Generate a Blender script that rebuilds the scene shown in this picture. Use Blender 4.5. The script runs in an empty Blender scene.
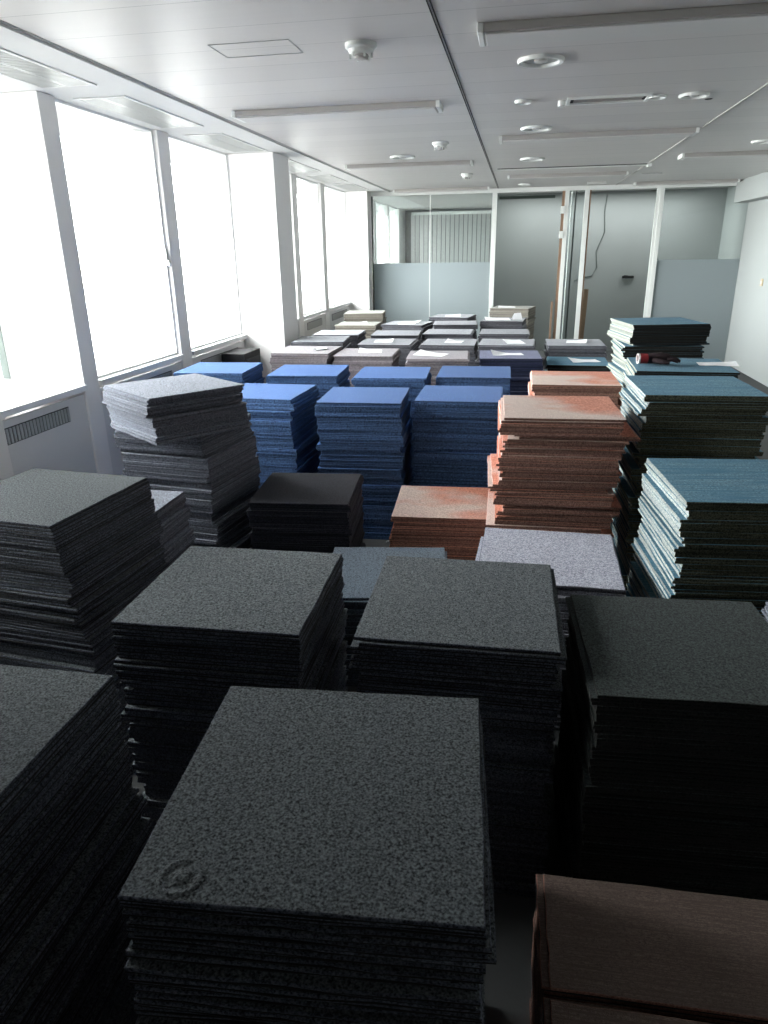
import bpy, math, random
from mathutils import Vector, Matrix
random.seed(7)
sc = bpy.context.scene
COL = sc.collection

# ------------------------------------------------------------------ camera
CAM_Z = 1.67
F_PX, PITCH, YAW, ROLL = 702.13, math.radians(20.425), math.radians(-10.659), math.radians(-0.915)
cd = bpy.data.cameras.new('camera'); cam = bpy.data.objects.new('camera', cd); COL.objects.link(cam)
cd.sensor_fit = 'VERTICAL'; cd.sensor_height = 24.0; cd.lens = 24.0 * F_PX / 1024.0
cd.clip_start = 0.02; cd.clip_end = 200
cp, sp, cy, sy = math.cos(PITCH), math.sin(PITCH), math.cos(YAW), math.sin(YAW)
fwd = Vector((sy * cp, cy * cp, -sp)); rgt = Vector((cy, -sy, 0)); up = rgt.cross(fwd)
R = math.cos(ROLL) * rgt + math.sin(ROLL) * up
U = -math.sin(ROLL) * rgt + math.cos(ROLL) * up
m = Matrix((R, U, -fwd)).transposed().to_4x4(); m.translation = Vector((0, 0, CAM_Z))
cam.matrix_world = m
sc.camera = cam

# ------------------------------------------------------------------ world, light, exposure
SKY = 35.0
w = bpy.data.worlds.new('overcast_sky'); sc.world = w; w.use_nodes = True
nt = w.node_tree; nt.nodes.clear()
o = nt.nodes.new('ShaderNodeOutputWorld'); bg = nt.nodes.new('ShaderNodeBackground')
tc = nt.nodes.new('ShaderNodeTexCoord'); sx = nt.nodes.new('ShaderNodeSeparateXYZ'); rp = nt.nodes.new('ShaderNodeValToRGB')
mr = nt.nodes.new('ShaderNodeMapRange'); mr.inputs[1].default_value = -1; mr.inputs[2].default_value = 1
nt.links.new(tc.outputs['Generated'], sx.inputs[0]); nt.links.new(sx.outputs[2], mr.inputs[0]); nt.links.new(mr.outputs[0], rp.inputs[0])
rp.color_ramp.elements[0].position = 0.30; rp.color_ramp.elements[0].color = (0.05, 0.05, 0.05, 1)
el = rp.color_ramp.elements.new(0.40); el.color = (0.20, 0.20, 0.20, 1)
el = rp.color_ramp.elements.new(0.48); el.color = (0.85, 0.85, 0.85, 1)
rp.color_ramp.elements[3].position = 0.56; rp.color_ramp.elements[3].color = (0.975, 0.985, 1.0, 1)
nt.links.new(rp.outputs[0], bg.inputs[0]); bg.inputs[1].default_value = SKY
nt.links.new(bg.outputs[0], o.inputs[0])
sc.view_settings.view_transform = 'Standard'; sc.view_settings.look = 'None'
sc.view_settings.exposure = 0.24; sc.view_settings.gamma = 1.0; sc.view_settings.use_curve_mapping = False
cy_ = sc.cycles
cy_.use_denoising = True
cy_.max_bounces = 10; cy_.diffuse_bounces = 6; cy_.glossy_bounces = 4; cy_.transparent_max_bounces = 16
cy_.sample_clamp_indirect = 6.0; cy_.caustics_reflective = False; cy_.caustics_refractive = False


def area(name, loc, rot, sx_, sy_, energy, portal=False, color=(1, 1, 1)):
    l = bpy.data.lights.new(name, 'AREA'); l.shape = 'RECTANGLE'; l.size = sx_; l.size_y = sy_; l.energy = energy; l.color = color
    ob = bpy.data.objects.new(name, l); COL.objects.link(ob); ob.location = loc; ob.rotation_euler = rot
    if portal: l.cycles.is_portal = True
    return ob


# the room, metres; z = 0 is the floor
CEIL = CAM_Z + 0.835
BACK = 11.5          # glass partition
FRONT = -1.6
RIGHT = 3.12
XS = -2.60           # room face of sill and slim piers
XG0, XG1 = -3.08, -2.635   # glazing: deep in the near bays, shallow further on
SILL = CAM_Z - 0.745
PIERS = [(3.92, 4.08, XS), (5.27, 5.45, XS), (6.65, 7.10, -2.20), (8.46, 8.66, XS), (9.72, 9.92, XS), (11.22, 11.50, -2.29), (2.2, 2.68, -2.2)]
BAYS = [(1.45, 2.2), (2.68, 3.92), (4.08, 5.27), (5.45, 6.65), (7.10, 8.46), (8.66, 9.72), (9.92, 11.22)]  # first bay is out of view, added to light the near left stacks
GLAZ = [XG0, XG0] + [XG1] * 5
for (a, b), XG in zip(BAYS, GLAZ):
    area('window_daylight', (XG + 0.03, (a + b) / 2, (SILL + CEIL) / 2), (0, -math.pi / 2, 0), CEIL - SILL, b - a, 1.0, portal=True)
# unseen fill light added to brighten the corridor behind the glass
area('corridor_fill', (1.2, 12.2, CEIL - 0.03), (0, 0, 0), 3.0, 0.5, 42, color=(1, 1, 1))


# ------------------------------------------------------------------ helpers
def lin(c):
    return tuple(((v / 255) / 12.92 if v / 255 <= 0.04045 else ((v / 255 + 0.055) / 1.055) ** 2.4) for v in c) + (1,)


def mat(name, rgb, rough=0.6, metal=0.0, spec=0.4, noise=0.0, nscale=20, bump=0.0, bscale=200):
    m = bpy.data.materials.new(name); m.use_nodes = True; t = m.node_tree; b = t.nodes['Principled BSDF']
    b.inputs['Base Color'].default_value = lin(rgb); b.inputs['Roughness'].default_value = rough
    b.inputs['Metallic'].default_value = metal; b.inputs['Specular IOR Level'].default_value = spec
    c = t.nodes.new('ShaderNodeTexCoord')
    if noise:
        n = t.nodes.new('ShaderNodeTexNoise'); n.inputs['Scale'].default_value = nscale; n.inputs['Detail'].default_value = 4
        t.links.new(c.outputs['Object'], n.inputs['Vector'])
        mx = t.nodes.new('ShaderNodeMix'); mx.data_type = 'RGBA'
        k = lin(rgb); mx.inputs[6].default_value = tuple(v * (1 - noise) for v in k[:3]) + (1,); mx.inputs[7].default_value = tuple(min(1, v * (1 + noise)) for v in k[:3]) + (1,)
        t.links.new(n.outputs['Fac'], mx.inputs[0]); t.links.new(mx.outputs[2], b.inputs['Base Color'])
    if bump:
        n = t.nodes.new('ShaderNodeTexNoise'); n.inputs['Scale'].default_value = bscale; t.links.new(c.outputs['Object'], n.inputs['Vector'])
        bp = t.nodes.new('ShaderNodeBump'); bp.inputs['Strength'].default_value = bump; bp.inputs['Distance'].default_value = 0.003
        t.links.new(n.outputs['Fac'], bp.inputs['Height']); t.links.new(bp.outputs[0], b.inputs['Normal'])
    return m


def glass_mat(name, tint, refl=1.0, rough=0.0):
    m = bpy.data.materials.new(name); m.use_nodes = True; t = m.node_tree; t.nodes.clear()
    o = t.nodes.new('ShaderNodeOutputMaterial'); mx = t.nodes.new('ShaderNodeMixShader')
    tr = t.nodes.new('ShaderNodeBsdfTransparent'); tr.inputs[0].default_value = tint
    gl = t.nodes.new('ShaderNodeBsdfGlossy'); gl.inputs['Roughness'].default_value = rough
    fr = t.nodes.new('ShaderNodeFresnel'); fr.inputs[0].default_value = 1.5
    mu = t.nodes.new('ShaderNodeMath'); mu.operation = 'MULTIPLY'; mu.inputs[1].default_value = refl
    t.links.new(fr.outputs[0], mu.inputs[0]); t.links.new(mu.outputs[0], mx.inputs[0])
    t.links.new(tr.outputs[0], mx.inputs[1]); t.links.new(gl.outputs[0], mx.inputs[2]); t.links.new(mx.outputs[0], o.inputs[0])
    return m


class MB:
    """collects shapes, then links them as one mesh object"""
    def __init__(s): s.v = []; s.f = []; s.mi = []
    def add(s, vs, fs, mi=0):
        b = len(s.v); s.v += [tuple(p) for p in vs]; s.f += [tuple(i + b for i in f) for f in fs]; s.mi += [mi] * len(fs)
        return s
    def box(s, x0, x1, y0, y1, z0, z1, mi=0):
        v = [(x, y, z) for z in (z0, z1) for y in (y0, y1) for x in (x0, x1)]
        return s.add(v, [(0, 2, 3, 1), (4, 5, 7, 6), (0, 1, 5, 4), (2, 6, 7, 3), (0, 4, 6, 2), (1, 3, 7, 5)], mi)
    def lathe(s, prof, n=28, c=(0, 0, 0), mi=0):
        """prof: [(r, z)] around the z axis"""
        vs = []; fs = []
        for r, z in prof:
            for k in range(n):
                a = 2 * math.pi * k / n; vs.append((c[0] + r * math.cos(a), c[1] + r * math.sin(a), c[2] + z))
        for i in range(len(prof) - 1):
            for k in range(n):
                k2 = (k + 1) % n; fs.append((i * n + k, i * n + k2, (i + 1) * n + k2, (i + 1) * n + k))
        fs.append(tuple(range(n))[::-1]); fs.append(tuple((len(prof) - 1) * n + k for k in range(n)))
        return s.add(vs, fs, mi)
    def tube(s, pts, r, n=8, mi=0):
        vs = []; fs = []; pts = [Vector(p) for p in pts]
        for i, p in enumerate(pts):
            d = (pts[min(i + 1, len(pts) - 1)] - pts[max(i - 1, 0)]).normalized()
            a = d.cross(Vector((0, 0, 1)) if abs(d.z) < .9 else Vector((1, 0, 0))).normalized(); b = d.cross(a)
            rr = r[i] if isinstance(r, (list, tuple)) else r
            for k in range(n):
                t = 2 * math.pi * k / n; vs.append(p + a * rr * math.cos(t) + b * rr * math.sin(t))
        for i in range(len(pts) - 1):
            for k in range(n):
                k2 = (k + 1) % n; fs.append((i * n + k, (i + 1) * n + k, (i + 1) * n + k2, i * n + k2))
        fs.append(tuple(range(n))); fs.append(tuple((len(pts) - 1) * n + k for k in range(n))[::-1])
        return s.add(vs, fs, mi)
    def mesh(s, name, mats):
        me = bpy.data.meshes.new(name); me.from_pydata(s.v, [], s.f); me.update()
        for m_ in (mats if isinstance(mats, (list, tuple)) else [mats]): me.materials.append(m_)
        me.polygons.foreach_set('material_index', s.mi)
        return me
    def build(s, name, mats, parent=None, loc=(0, 0, 0), rz=0.0, bevel=0.0, smooth=False):
        ob = bpy.data.objects.new(name, s.mesh(name, mats)); COL.objects.link(ob)
        ob.location = loc; ob.rotation_euler = (0, 0, rz)
        if parent: ob.parent = parent
        if bevel:
            b = ob.modifiers.new('b', 'BEVEL'); b.width = bevel; b.segments = 2; b.limit_method = 'ANGLE'
        if smooth:
            for p in ob.data.polygons: p.use_smooth = True
            e = ob.modifiers.new('e', 'EDGE_SPLIT'); e.split_angle = math.radians(40)
        return ob


def tag(ob, label=None, cat=None, group=None, kind=None):
    if label: ob['label'] = label
    if cat: ob['category'] = cat
    if group: ob['group'] = group
    if kind: ob['kind'] = kind
    return ob


def empty(name, loc=(0, 0, 0), rz=0.0):
    e = bpy.data.objects.new(name, None); COL.objects.link(e); e.location = loc; e.rotation_euler = (0, 0, rz); e.empty_display_size = .1
    return e


def copy_tree(ob, parent=None):
    c = ob.copy(); COL.objects.link(c)
    if parent: c.parent = parent
    for ch in list(ob.children): copy_tree(ch, c)
    return c


def struct(ob): ob['kind'] = 'structure'; return ob


# ------------------------------------------------------------------ materials of the room
M = {}
M['plaster'] = mat('white_plaster', (228, 228, 227), .75, noise=.03, nscale=6)
M['pier'] = mat('white_paint', (238, 236, 235), .55, noise=.02, nscale=8)
M['sill'] = mat('white_laminate', (228, 229, 230), .35)
M['casing'] = mat('grey_white_casing', (220, 219, 219), .5, noise=.02, nscale=5)
M['rail'] = mat('white_aluminium', (232, 234, 231), .4)
M['fitting'] = mat('white_enamel', (172, 168, 165), .45)
M['diffuser'] = mat('opal_acrylic', (206, 205, 203), .5)
M['dark'] = mat('dark_void', (22, 22, 22), .8)
M['seam'] = mat('dark_seam', (60, 60, 62), .7)
M['hatchline'] = mat('pale_seam', (178, 178, 178), .7)
M['wallr'] = mat('white_wall_paint', (168, 172, 171), .8, noise=.02, nscale=3)
M['vent'] = mat('vent_grey', (176, 178, 176), .4, metal=.2)
M['vent_dark'] = mat('vent_shadow', (84, 86, 86), .8)
M['corr'] = mat('grey_wall_paint', (150, 153, 153), .8, noise=.05, nscale=2)
M['floor'] = mat('grey_screed', (74, 75, 76), .8, noise=.25, nscale=3, bump=.2, bscale=60)
M['wood'] = mat('timber', (138, 112, 92), .6, noise=.2, nscale=14)
M['frame'] = mat('window_frame', (232, 233, 233), .4)
M['gasket'] = mat('gasket', (70, 78, 74), .6)
M['steel'] = mat('steel', (170, 172, 172), .3, metal=.9)
M['black'] = mat('matt_black', (15, 15, 18), .7)
M['glass'] = glass_mat('window_glass', (.97, .99, .98, 1), 0.6)
M['pane'] = glass_mat('partition_glass', (.84, .88, .87, 1), 1.0)
M['doorglass'] = glass_mat('door_glass', (.87, .90, .89, 1), 0.35, 0.05)
M['paper'] = mat('white_paper', (238, 238, 240), .8)
M['switch'] = mat('cream_plastic', (196, 178, 146), .4)


def frosted(name, rgb):
    m = bpy.data.materials.new(name); m.use_nodes = True; t = m.node_tree; t.nodes.clear()
    o = t.nodes.new('ShaderNodeOutputMaterial'); mx = t.nodes.new('ShaderNodeMixShader'); mx.inputs[0].default_value = .4
    d = t.nodes.new('ShaderNodeBsdfDiffuse'); d.inputs[0].default_value = lin(rgb)
    l = t.nodes.new('ShaderNodeBsdfTranslucent'); l.inputs[0].default_value = lin(rgb)
    t.links.new(d.outputs[0], mx.inputs[1]); t.links.new(l.outputs[0], mx.inputs[2]); t.links.new(mx.outputs[0], o.inputs[0])
    return m


M['frost'] = frosted('frosted_film', (178, 188, 191))


def ceiling_mat():
    m = bpy.data.materials.new('ceiling_metal_planks'); m.use_nodes = True; t = m.node_tree; b = t.nodes['Principled BSDF']
    b.inputs['Metallic'].default_value = .18; b.inputs['Roughness'].default_value = .44; b.inputs['Specular IOR Level'].default_value = .5
    tcn = t.nodes.new('ShaderNodeTexCoord'); s = t.nodes.new('ShaderNodeSeparateXYZ'); t.links.new(tcn.outputs['Object'], s.inputs[0])
    dv = t.nodes.new('ShaderNodeMath'); dv.operation = 'DIVIDE'; dv.inputs[1].default_value = .31; t.links.new(s.outputs[1], dv.inputs[0])
    fr = t.nodes.new('ShaderNodeMath'); fr.operation = 'FRACT'; t.links.new(dv.outputs[0], fr.inputs[0])
    rmp = t.nodes.new('ShaderNodeValToRGB'); e = rmp.color_ramp.elements
    e[0].position = 0; e[0].color = (0, 0, 0, 1); e[1].position = .016; e[1].color = (1, 1, 1, 1)
    t.links.new(fr.outputs[0], rmp.inputs[0])
    fl = t.nodes.new('ShaderNodeMath'); fl.operation = 'FLOOR'; t.links.new(dv.outputs[0], fl.inputs[0])
    wn = t.nodes.new('ShaderNodeTexWhiteNoise'); wn.noise_dimensions = '1D'; t.links.new(fl.outputs[0], wn.inputs['W'])
    mp = t.nodes.new('ShaderNodeMapping'); mp.inputs['Scale'].default_value = (1.2, 40, 1); t.links.new(tcn.outputs['Object'], mp.inputs[0])
    n = t.nodes.new('ShaderNodeTexNoise'); n.inputs['Scale'].default_value = 1.0; n.inputs['Detail'].default_value = 3; t.links.new(mp.outputs[0], n.inputs['Vector'])
    ad = t.nodes.new('ShaderNodeMath'); ad.operation = 'ADD'; t.links.new(wn.outputs['Value'], ad.inputs[0]); t.links.new(n.outputs['Fac'], ad.inputs[1])
    mr_ = t.nodes.new('ShaderNodeMapRange'); mr_.inputs[2].default_value = 2; mr_.inputs[3].default_value = .93; mr_.inputs[4].default_value = 1.06; t.links.new(ad.outputs[0], mr_.inputs[0])
    m1 = t.nodes.new('ShaderNodeMix'); m1.data_type = 'RGBA'; m1.blend_type = 'MULTIPLY'; m1.inputs[0].default_value = 1
    m1.inputs[6].default_value = lin((206, 203, 201)); t.links.new(mr_.outputs[0], m1.inputs[7])
    m2 = t.nodes.new('ShaderNodeMix'); m2.data_type = 'RGBA'; m2.inputs[6].default_value = lin((120, 120, 120))
    t.links.new(rmp.outputs[0], m2.inputs[0]); t.links.new(m1.outputs[2], m2.inputs[7]); t.links.new(m2.outputs[2], b.inputs['Base Color'])
    return m


M['ceiling'] = ceiling_mat()

# ------------------------------------------------------------------ room shell
struct(MB().box(-3.4, RIGHT + .2, FRONT - .2, 17.4, -.12, 0).build('floor', M['floor']))
struct(MB().box(-2.0, RIGHT + .2, FRONT - .2, 17.4, CEIL, CEIL + .12).build('ceiling', M['ceiling']))
struct(MB().box(-3.4, -2.0, FRONT - .2, 17.4, CEIL, CEIL + .12).build('ceiling_window_strip', M['plaster']))
struct(MB().box(RIGHT, RIGHT + .2, FRONT, 13.3, 0, CEIL).build('wall_right', M['wallr']))
struct(MB().box(RIGHT - .2, RIGHT, FRONT, BACK, CAM_Z + .555, CEIL).build('wall_right_bulkhead', M['wallr']))
struct(MB().box(-3.4, RIGHT + .2, FRONT - .2, FRONT, 0, CEIL).build('wall_front', M['corr']))
wc = MB(); wc.box(-.30, RIGHT + .2, 12.75, 12.95, 0, CEIL).box(-.50, -.30, 12.75, 17.2, 0, CEIL).box(-3.4, -.30, 17.0, 17.2, 0, CEIL)
struct(wc.build('wall_corridor', M['corr']))
# window wall: solid end, piers, low wall
wl = MB()
wl.box(-3.3, -2.35, FRONT, 1.45, 0, CEIL)
for a, b, xf in PIERS: wl.box(-3.3 if a < 4 else -2.80, xf, a, b, 0, CEIL)
wl.box(-3.3, XG0 - .12, 1.45, 4.0, 0, SILL).box(-3.3, XG1 - .07, 4.0, 11.5, 0, SILL)
wl.box(-3.3, -2.60, 11.5, 12.2, 0, CEIL)
for a, b in ((13.3, 13.5), (14.7, 14.9), (16.1, 17.0)): wl.box(-2.80, XS, a, b, 0, CEIL)
wl.box(-3.3, XG1, 12.2, 16.1, 0, SILL)
struct(wl.build('wall_left', M['pier'], bevel=.006))
# trims of the ceiling
struct(MB().box(-2.012, -1.988, FRONT, BACK, CEIL - .012, CEIL).box(-1.975, -1.968, FRONT, BACK, CEIL - .003, CEIL, 1).build('trim_1', [M['plaster'], M['hatchline']]))
struct(MB().box(-.376, -.372, FRONT, BACK, CEIL - .004, CEIL).box(-.364, -.360, FRONT, BACK, CEIL - .004, CEIL).build('trim_2', M['dark']))
struct(MB().box(1.294, 1.308, FRONT, BACK, CEIL - .006, CEIL).build('trim_3', M['fitting']))

# windows
for i, (a, b) in enumerate(BAYS):
    XG = GLAZ[i]
    e = struct(empty('window_%d' % (i + 1), (XG, (a + b) / 2, SILL)))
    h = (b - a) / 2; H = CEIL - SILL
    fr = MB(); t = .032 if i < 2 else .016
    fr.box(-.06, .0, -h, -h + t, 0, H).box(-.06, .0, h - t, h, 0, H).box(-.06, .0, -h + t, h - t, 0, t).box(-.06, .0, -h + t, h - t, H - t, H)
    fr.build('window_frame', M['frame'], e)
    gk = MB(); g = .006
    gk.box(-.045, .004, -h + t, -h + t + g, t, H - t).box(-.045, .004, h - t - g, h - t, t, H - t)
    if i < 2: gk.build('gasket', M['gasket'], e)
    MB().box(-.036, -.024, -h + t, h - t, t, H - t).build('window_pane', M['glass'], e)
    MB().box(-.02, XS - XG + .02, -h, h, -.035, 0).build('window_sill', M['sill'], e, bevel=.004)
    # low casing under the sill, with its shadow gap
    MB().box(XS - XG - .03, XS - XG - .015, -h, h, -SILL, -.06).build('casing', M['casing'], e)
    if i == 2:
        MB().box(0, .018, h - .036, h - .018, .66, .78).box(.018, .034, h - .034, h - .02, .66, .70).build('window_handle', M['steel'], e)
    gb = MB(); gh = h - .18
    gb.box(0, .004, -gh, gh, -.09, 0, 0)
    n = int(2 * gh / .028)
    for k in range(n):
        y = -gh + (k + .5) * 2 * gh / n; gb.box(.004, .010, y - .008, y + .008, -.085, -.005, 1)
    gb.build('vent_grille', [M['vent_dark'], M['vent']], e, loc=(XS - XG - .015, 0, -.10))

# ------------------------------------------------------------------ glass partition
wb = struct(empty('wall_back', (0, BACK, 0)))
T = .05
for x0, x1 in ((-.45, -.38), (.60, .66), (.88, .945), (1.915, 1.975)):
    MB().box(x0, x1, -.01, T, 0, CEIL - .06).build('post', M['rail'], wb, bevel=.003)
MB().box(-2.29, -2.27, 0, T, 0, CEIL - .06).build('edge_seal', M['gasket'], wb)
MB().box(-2.29, RIGHT, -.012, T, CEIL - .06, CEIL).build('top_rail', M['rail'], wb, bevel=.003)
for x0, x1 in ((-2.27, -1.382), (-1.378, -.45), (1.975, RIGHT)):
    MB().box(x0, x1, .018, .028, .0, CEIL - .06).build('glass_pane', M['pane'], wb)
    MB().box(x0 + .004, x1 - .004, .0155, .0172, .0, CAM_Z - .19).build('frosted_film', M['frost'], wb)
MB().box(.66, .88, .018, .028, 0, CEIL - .06).build('narrow_glass_pane', M['pane'], wb)
MB().box(-1.386, -1.374, .012, .018, 0, CEIL - .06).build('glass_joint', M['rail'], wb)
MB().box(.755, .765, .028, .22, 0, CEIL - .06).box(.70, .708, .028, .22, 0, CEIL - .06, 1).build('glass_return', [M['gasket'], M['frame']], wb)
for i, (x0, x1) in enumerate(((-.38, .60), (.945, 1.915))):
    e = struct(empty('door_%d' % (i + 1), ((x0 + x1) / 2, BACK, 0))); h = (x1 - x0) / 2
    MB().box(-h + .002, h - .04, .018, .028, .01, CEIL - .065).build('door_pane', M['doorglass'], e)
    if i == 0:
        MB().box(h - .04, h, .0, .045, 0, CEIL - .06).build('timber_jamb', M['wood'], e)
        for z in (CAM_Z + .52, CAM_Z + .18):
            MB().box(h - .05, h + .01, -.022, 0, z - .05, z + .05).build('hinge', M['rail'], e, bevel=.003)
        MB().box(h - .105, h - .075, -.03, .018, .0, .90).build('timber_batten', M['wood'], e)
        MB().box(-h + .03, h - .14, .03, .05, CEIL - .15, CEIL - .11).build('door_closer', M['gasket'], e)
    else:
        MB().box(-h, -h + .022, .0, .045, 0, CEIL - .06).build('timber_jamb', M['wood'], e)
        MB().box(h - .04, h, .0, .045, 0, CEIL - .06).build('door_edge', M['rail'], e)
# the next room's windows and its vertical blinds
for i, (a, b) in enumerate(((12.2, 13.3), (13.5, 14.7), (14.9, 16.1))):
    XG = XG1
    area('window_daylight', (XG + 0.10, (a + b) / 2, (SILL + CEIL) / 2), (0, -math.pi / 2, 0), CEIL - SILL, b - a, 1.0, portal=True)
    e = struct(empty('window_%d' % (len(BAYS) + 1 + i), (XG, (a + b) / 2, SILL))); h = (b - a) / 2; H = CEIL - SILL; t = .016
    fr = MB(); fr.box(-.06, .0, -h, -h + t, 0, H).box(-.06, .0, h - t, h, 0, H).box(-.06, .0, -h + t, h - t, 0, t).box(-.06, .0, -h + t, h - t, H - t, H)
    fr.build('window_frame', M['frame'], e)
    MB().box(-.036, -.024, -h + t, h - t, t, H - t).build('window_pane', M['glass'], e)
    MB().box(-.02, XS - XG + .02, -h, h, -.035, 0).build('window_sill', M['sill'], e)
e = empty('vertical_blind', (-1.45, 16.6, 0))
MB().box(-.95, .95, -.03, .03, CEIL - .12, CEIL - .06).build('head_rail', M['rail'], e)
bl = MB()
for k in range(20):
    x = -.92 + k * .0968; bl.add([(x - .04, -.02, .3), (x + .04, .02, .3), (x + .04, .022, .3), (x - .04, -.018, .3), (x - .04, -.02, CEIL - .12), (x + .04, .02, CEIL - .12), (x + .04, .022, CEIL - .12), (x - .04, -.018, CEIL - .12)],
           [(0, 1, 5, 4), (1, 2, 6, 5), (2, 3, 7, 6), (3, 0, 4, 7), (0, 3, 2, 1), (4, 5, 6, 7)])
bl.build('slats', M['plaster'], e)
tag(e, 'pale vertical blind hanging in the room behind the frosted glass', 'blind')
# timber offcut leaning inside the second door opening, cable and shelf on the corridor wall
ob = MB().box(-.035, .035, -.012, .012, 0, 1.05).build('timber_offcut', M['wood'], loc=(1.02, 12.0, 0.0))
ob.rotation_euler = (math.radians(-4), math.radians(2), 0)
tag(ob, 'timber offcut standing behind the cable door frame', 'timber')
cb = MB().tube([(1.32, 12.742, CEIL - .05), (1.30, 12.742, 2.2), (1.33, 12.742, 1.9), (1.22, 12.742, 1.6), (1.25, 12.742, 1.35), (1.18, 12.742, 1.22), (1.05, 12.742, 1.2), (.9, 12.742, 1.14)], .006).build('wall_cable', M['gasket'])
tag(cb, 'thin dark cable hanging down the grey wall behind the glass door', 'cable')
ws = MB().box(-.09, .09, -.05, .0, -.02, .02).box(-.07, -.01, -.07, -.05, -.012, .028).build('wall_bracket', M['black'], loc=(1.76, 12.748, CAM_Z - .47), bevel=.004)
tag(ws, 'small dark bracket fixed to the grey wall behind the glass door', 'bracket')

# light switch on the right wall
sw = MB().box(-.012, 0, -.045, .045, -.045, .045).build('light_switch', M['switch'], loc=(RIGHT, 10.36, CAM_Z - .465), bevel=.004)
MB().box(-.018, -.012, -.012, .012, -.018, .018).build('rocker', M['plaster'], sw, bevel=.002)
tag(sw, 'cream light switch plate on the white right wall', 'light switch')

# ------------------------------------------------------------------ ceiling fittings
def batten(x0, x1, y, label, d=.20, hh=.032):
    e = empty('ceiling_light', ((x0 + x1) / 2, y, CEIL)); L = (x1 - x0) / 2
    MB().box(-L, L, -d / 2, d / 2, -hh, 0).build('housing', M['fitting'], e, bevel=.004)
    MB().box(-L + .02, L - .02, -d / 2 + .012, d / 2 - .012, -hh - .008, -hh).build('diffuser', M['diffuser'], e, bevel=.003)
    for s in (-1, 1):
        MB().box(s * L - .012 if s > 0 else -L - .012, s * L + .012 if s > 0 else -L + .012, -d / 2 - .004, d / 2 + .004, -hh - .004, 0).build('end_cap', M['rail'], e, bevel=.003)
    return tag(e, label, 'ceiling light', 'linear ceiling lights')


batten(-.20, 1.27, 3.38, 'unlit linear ceiling light above the dark stacks, nearest the camera on the right')
batten(-1.82, -.53, 4.86, 'unlit linear ceiling light just beyond the access hatch, window side')
batten(-.20, 1.27, 6.40, 'unlit linear ceiling light beyond the slot diffuser, right of the dark ceiling seam')
batten(-1.82, -.53, 7.95, 'unlit linear ceiling light between two smoke detectors on the window side')
batten(-.19, 1.20, 9.66, 'unlit linear ceiling light behind the long dark slot')
batten(1.50, 2.90, 8.06, 'unlit linear ceiling light near the white bulkhead')
batten(-1.88, -.50, 11.22, 'unlit linear ceiling light over the frosted glass panes, window side', .12)
batten(1.52, 2.86, 11.22, 'unlit linear ceiling light over the glass pane beside the white bulkhead', .12)


def ring(x, y, r, label, name='downlight'):
    e = empty(name, (x, y, CEIL))
    rim = MB(); n = 32; prof = [(r, 0), (r, -.008), (r * .94, -.016), (r * .80, -.014), (r * .76, -.002)]
    vs = []; fs = []
    for rr, z in prof:
        for k in range(n):
            a = 2 * math.pi * k / n; vs.append((rr * math.cos(a), rr * math.sin(a), z))
    for i in range(len(prof) - 1):
        for k in range(n):
            k2 = (k + 1) % n; fs.append((i * n + k, (i + 1) * n + k, (i + 1) * n + k2, i * n + k2))
    rim.add(vs, fs).build('rim', M['rail'], e, smooth=True)
    MB().lathe([(r * .78, -.001), (r * .70, -.003)], 28).build('reflector', M['steel'], e)
    MB().lathe([(r * .30, -.003), (r * .28, -.010), (r * .1, -.014)], 20).build('lamp', M['diffuser'], e, smooth=True)
    return tag(e, label, 'downlight', 'round ceiling downlights')


ring(.05, 3.93, .11, 'large round downlight just beyond the nearest linear light')
ring(.96, 4.99, .085, 'round downlight to the right of the slot diffuser')
ring(.07, 5.98, .115, 'round downlight just in front of the middle linear light')
ring(.07, 7.92, .12, 'round downlight behind the middle linear light')
ring(-1.15, 7.35, .12, 'round downlight in front of a linear light, window side of the dark seam')
ring(.01, 10.89, .09, 'round downlight close to the white partition rail')
ring(-.03, 4.92, .05, 'small round spotlight left of the slot diffuser', 'spotlight')
ring(.75, 4.97, .055, 'small round spotlight between slot diffuser and round downlight', 'spotlight')
ring(2.0, 7.25, .09, 'round downlight above the right-hand linear light')
bx = MB().box(-.13, .13, -.05, .05, -.03, 0).build('emergency_light', M['diffuser'], loc=(.98, 10.94, CEIL), bevel=.006)
tag(bx, 'small white box light on the ceiling before the narrow glass strip', 'emergency light')
sl = MB().box(-.12, .12, -.015, .015, -.008, 0).build('slot_light', M['diffuser'], loc=(1.52, 9.87, CEIL))
tag(sl, 'short thin white strip light on the ceiling by the partition', 'strip light')
ho = MB().lathe([(.022, 0), (.022, -.002)], 16).build('ceiling_hole', M['dark'], loc=(1.08, 5.16, CEIL))
tag(ho, 'small dark cable hole in the ceiling beside the round downlight', 'hole')

# slot diffuser with little end pieces
e = empty('air_diffuser', (.47, 4.98, CEIL))
MB().box(-.22, .22, -.10, -.08, -.012, 0).box(-.22, .22, .08, .10, -.012, 0).box(-.24, -.22, -.10, .10, -.012, 0).box(.22, .24, -.10, .10, -.012, 0).build('frame', M['rail'], e)
MB().box(-.22, .22, -.08, .08, -.003, 0).build('dark_slot', M['seam'], e)
for y in (-.03, .03): MB().box(-.2, .2, y - .006, y + .006, -.010, -.003).build('blade', M['fitting'], e)
MB().lathe([(.022, 0), (.022, -.03), (.012, -.034)], 16, (-.27, 0, 0)).build('knob', M['rail'], e, smooth=True)
tag(e, 'narrow slot air diffuser in the grey metal ceiling between downlights', 'air diffuser')
e = empty('ceiling_slot', (.5, 8.78, CEIL))
MB().box(-.80, .80, -.03, .03, -.003, 0).build('dark_gap', M['dark'], e)
MB().box(-.80, .80, .03, .06, -.014, 0).build('lip', M['rail'], e)
MB().box(-.02, .02, -.04, .05, -.03, 0).build('end_bracket', M['rail'], e, loc=(.82, 0, 0))
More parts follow.
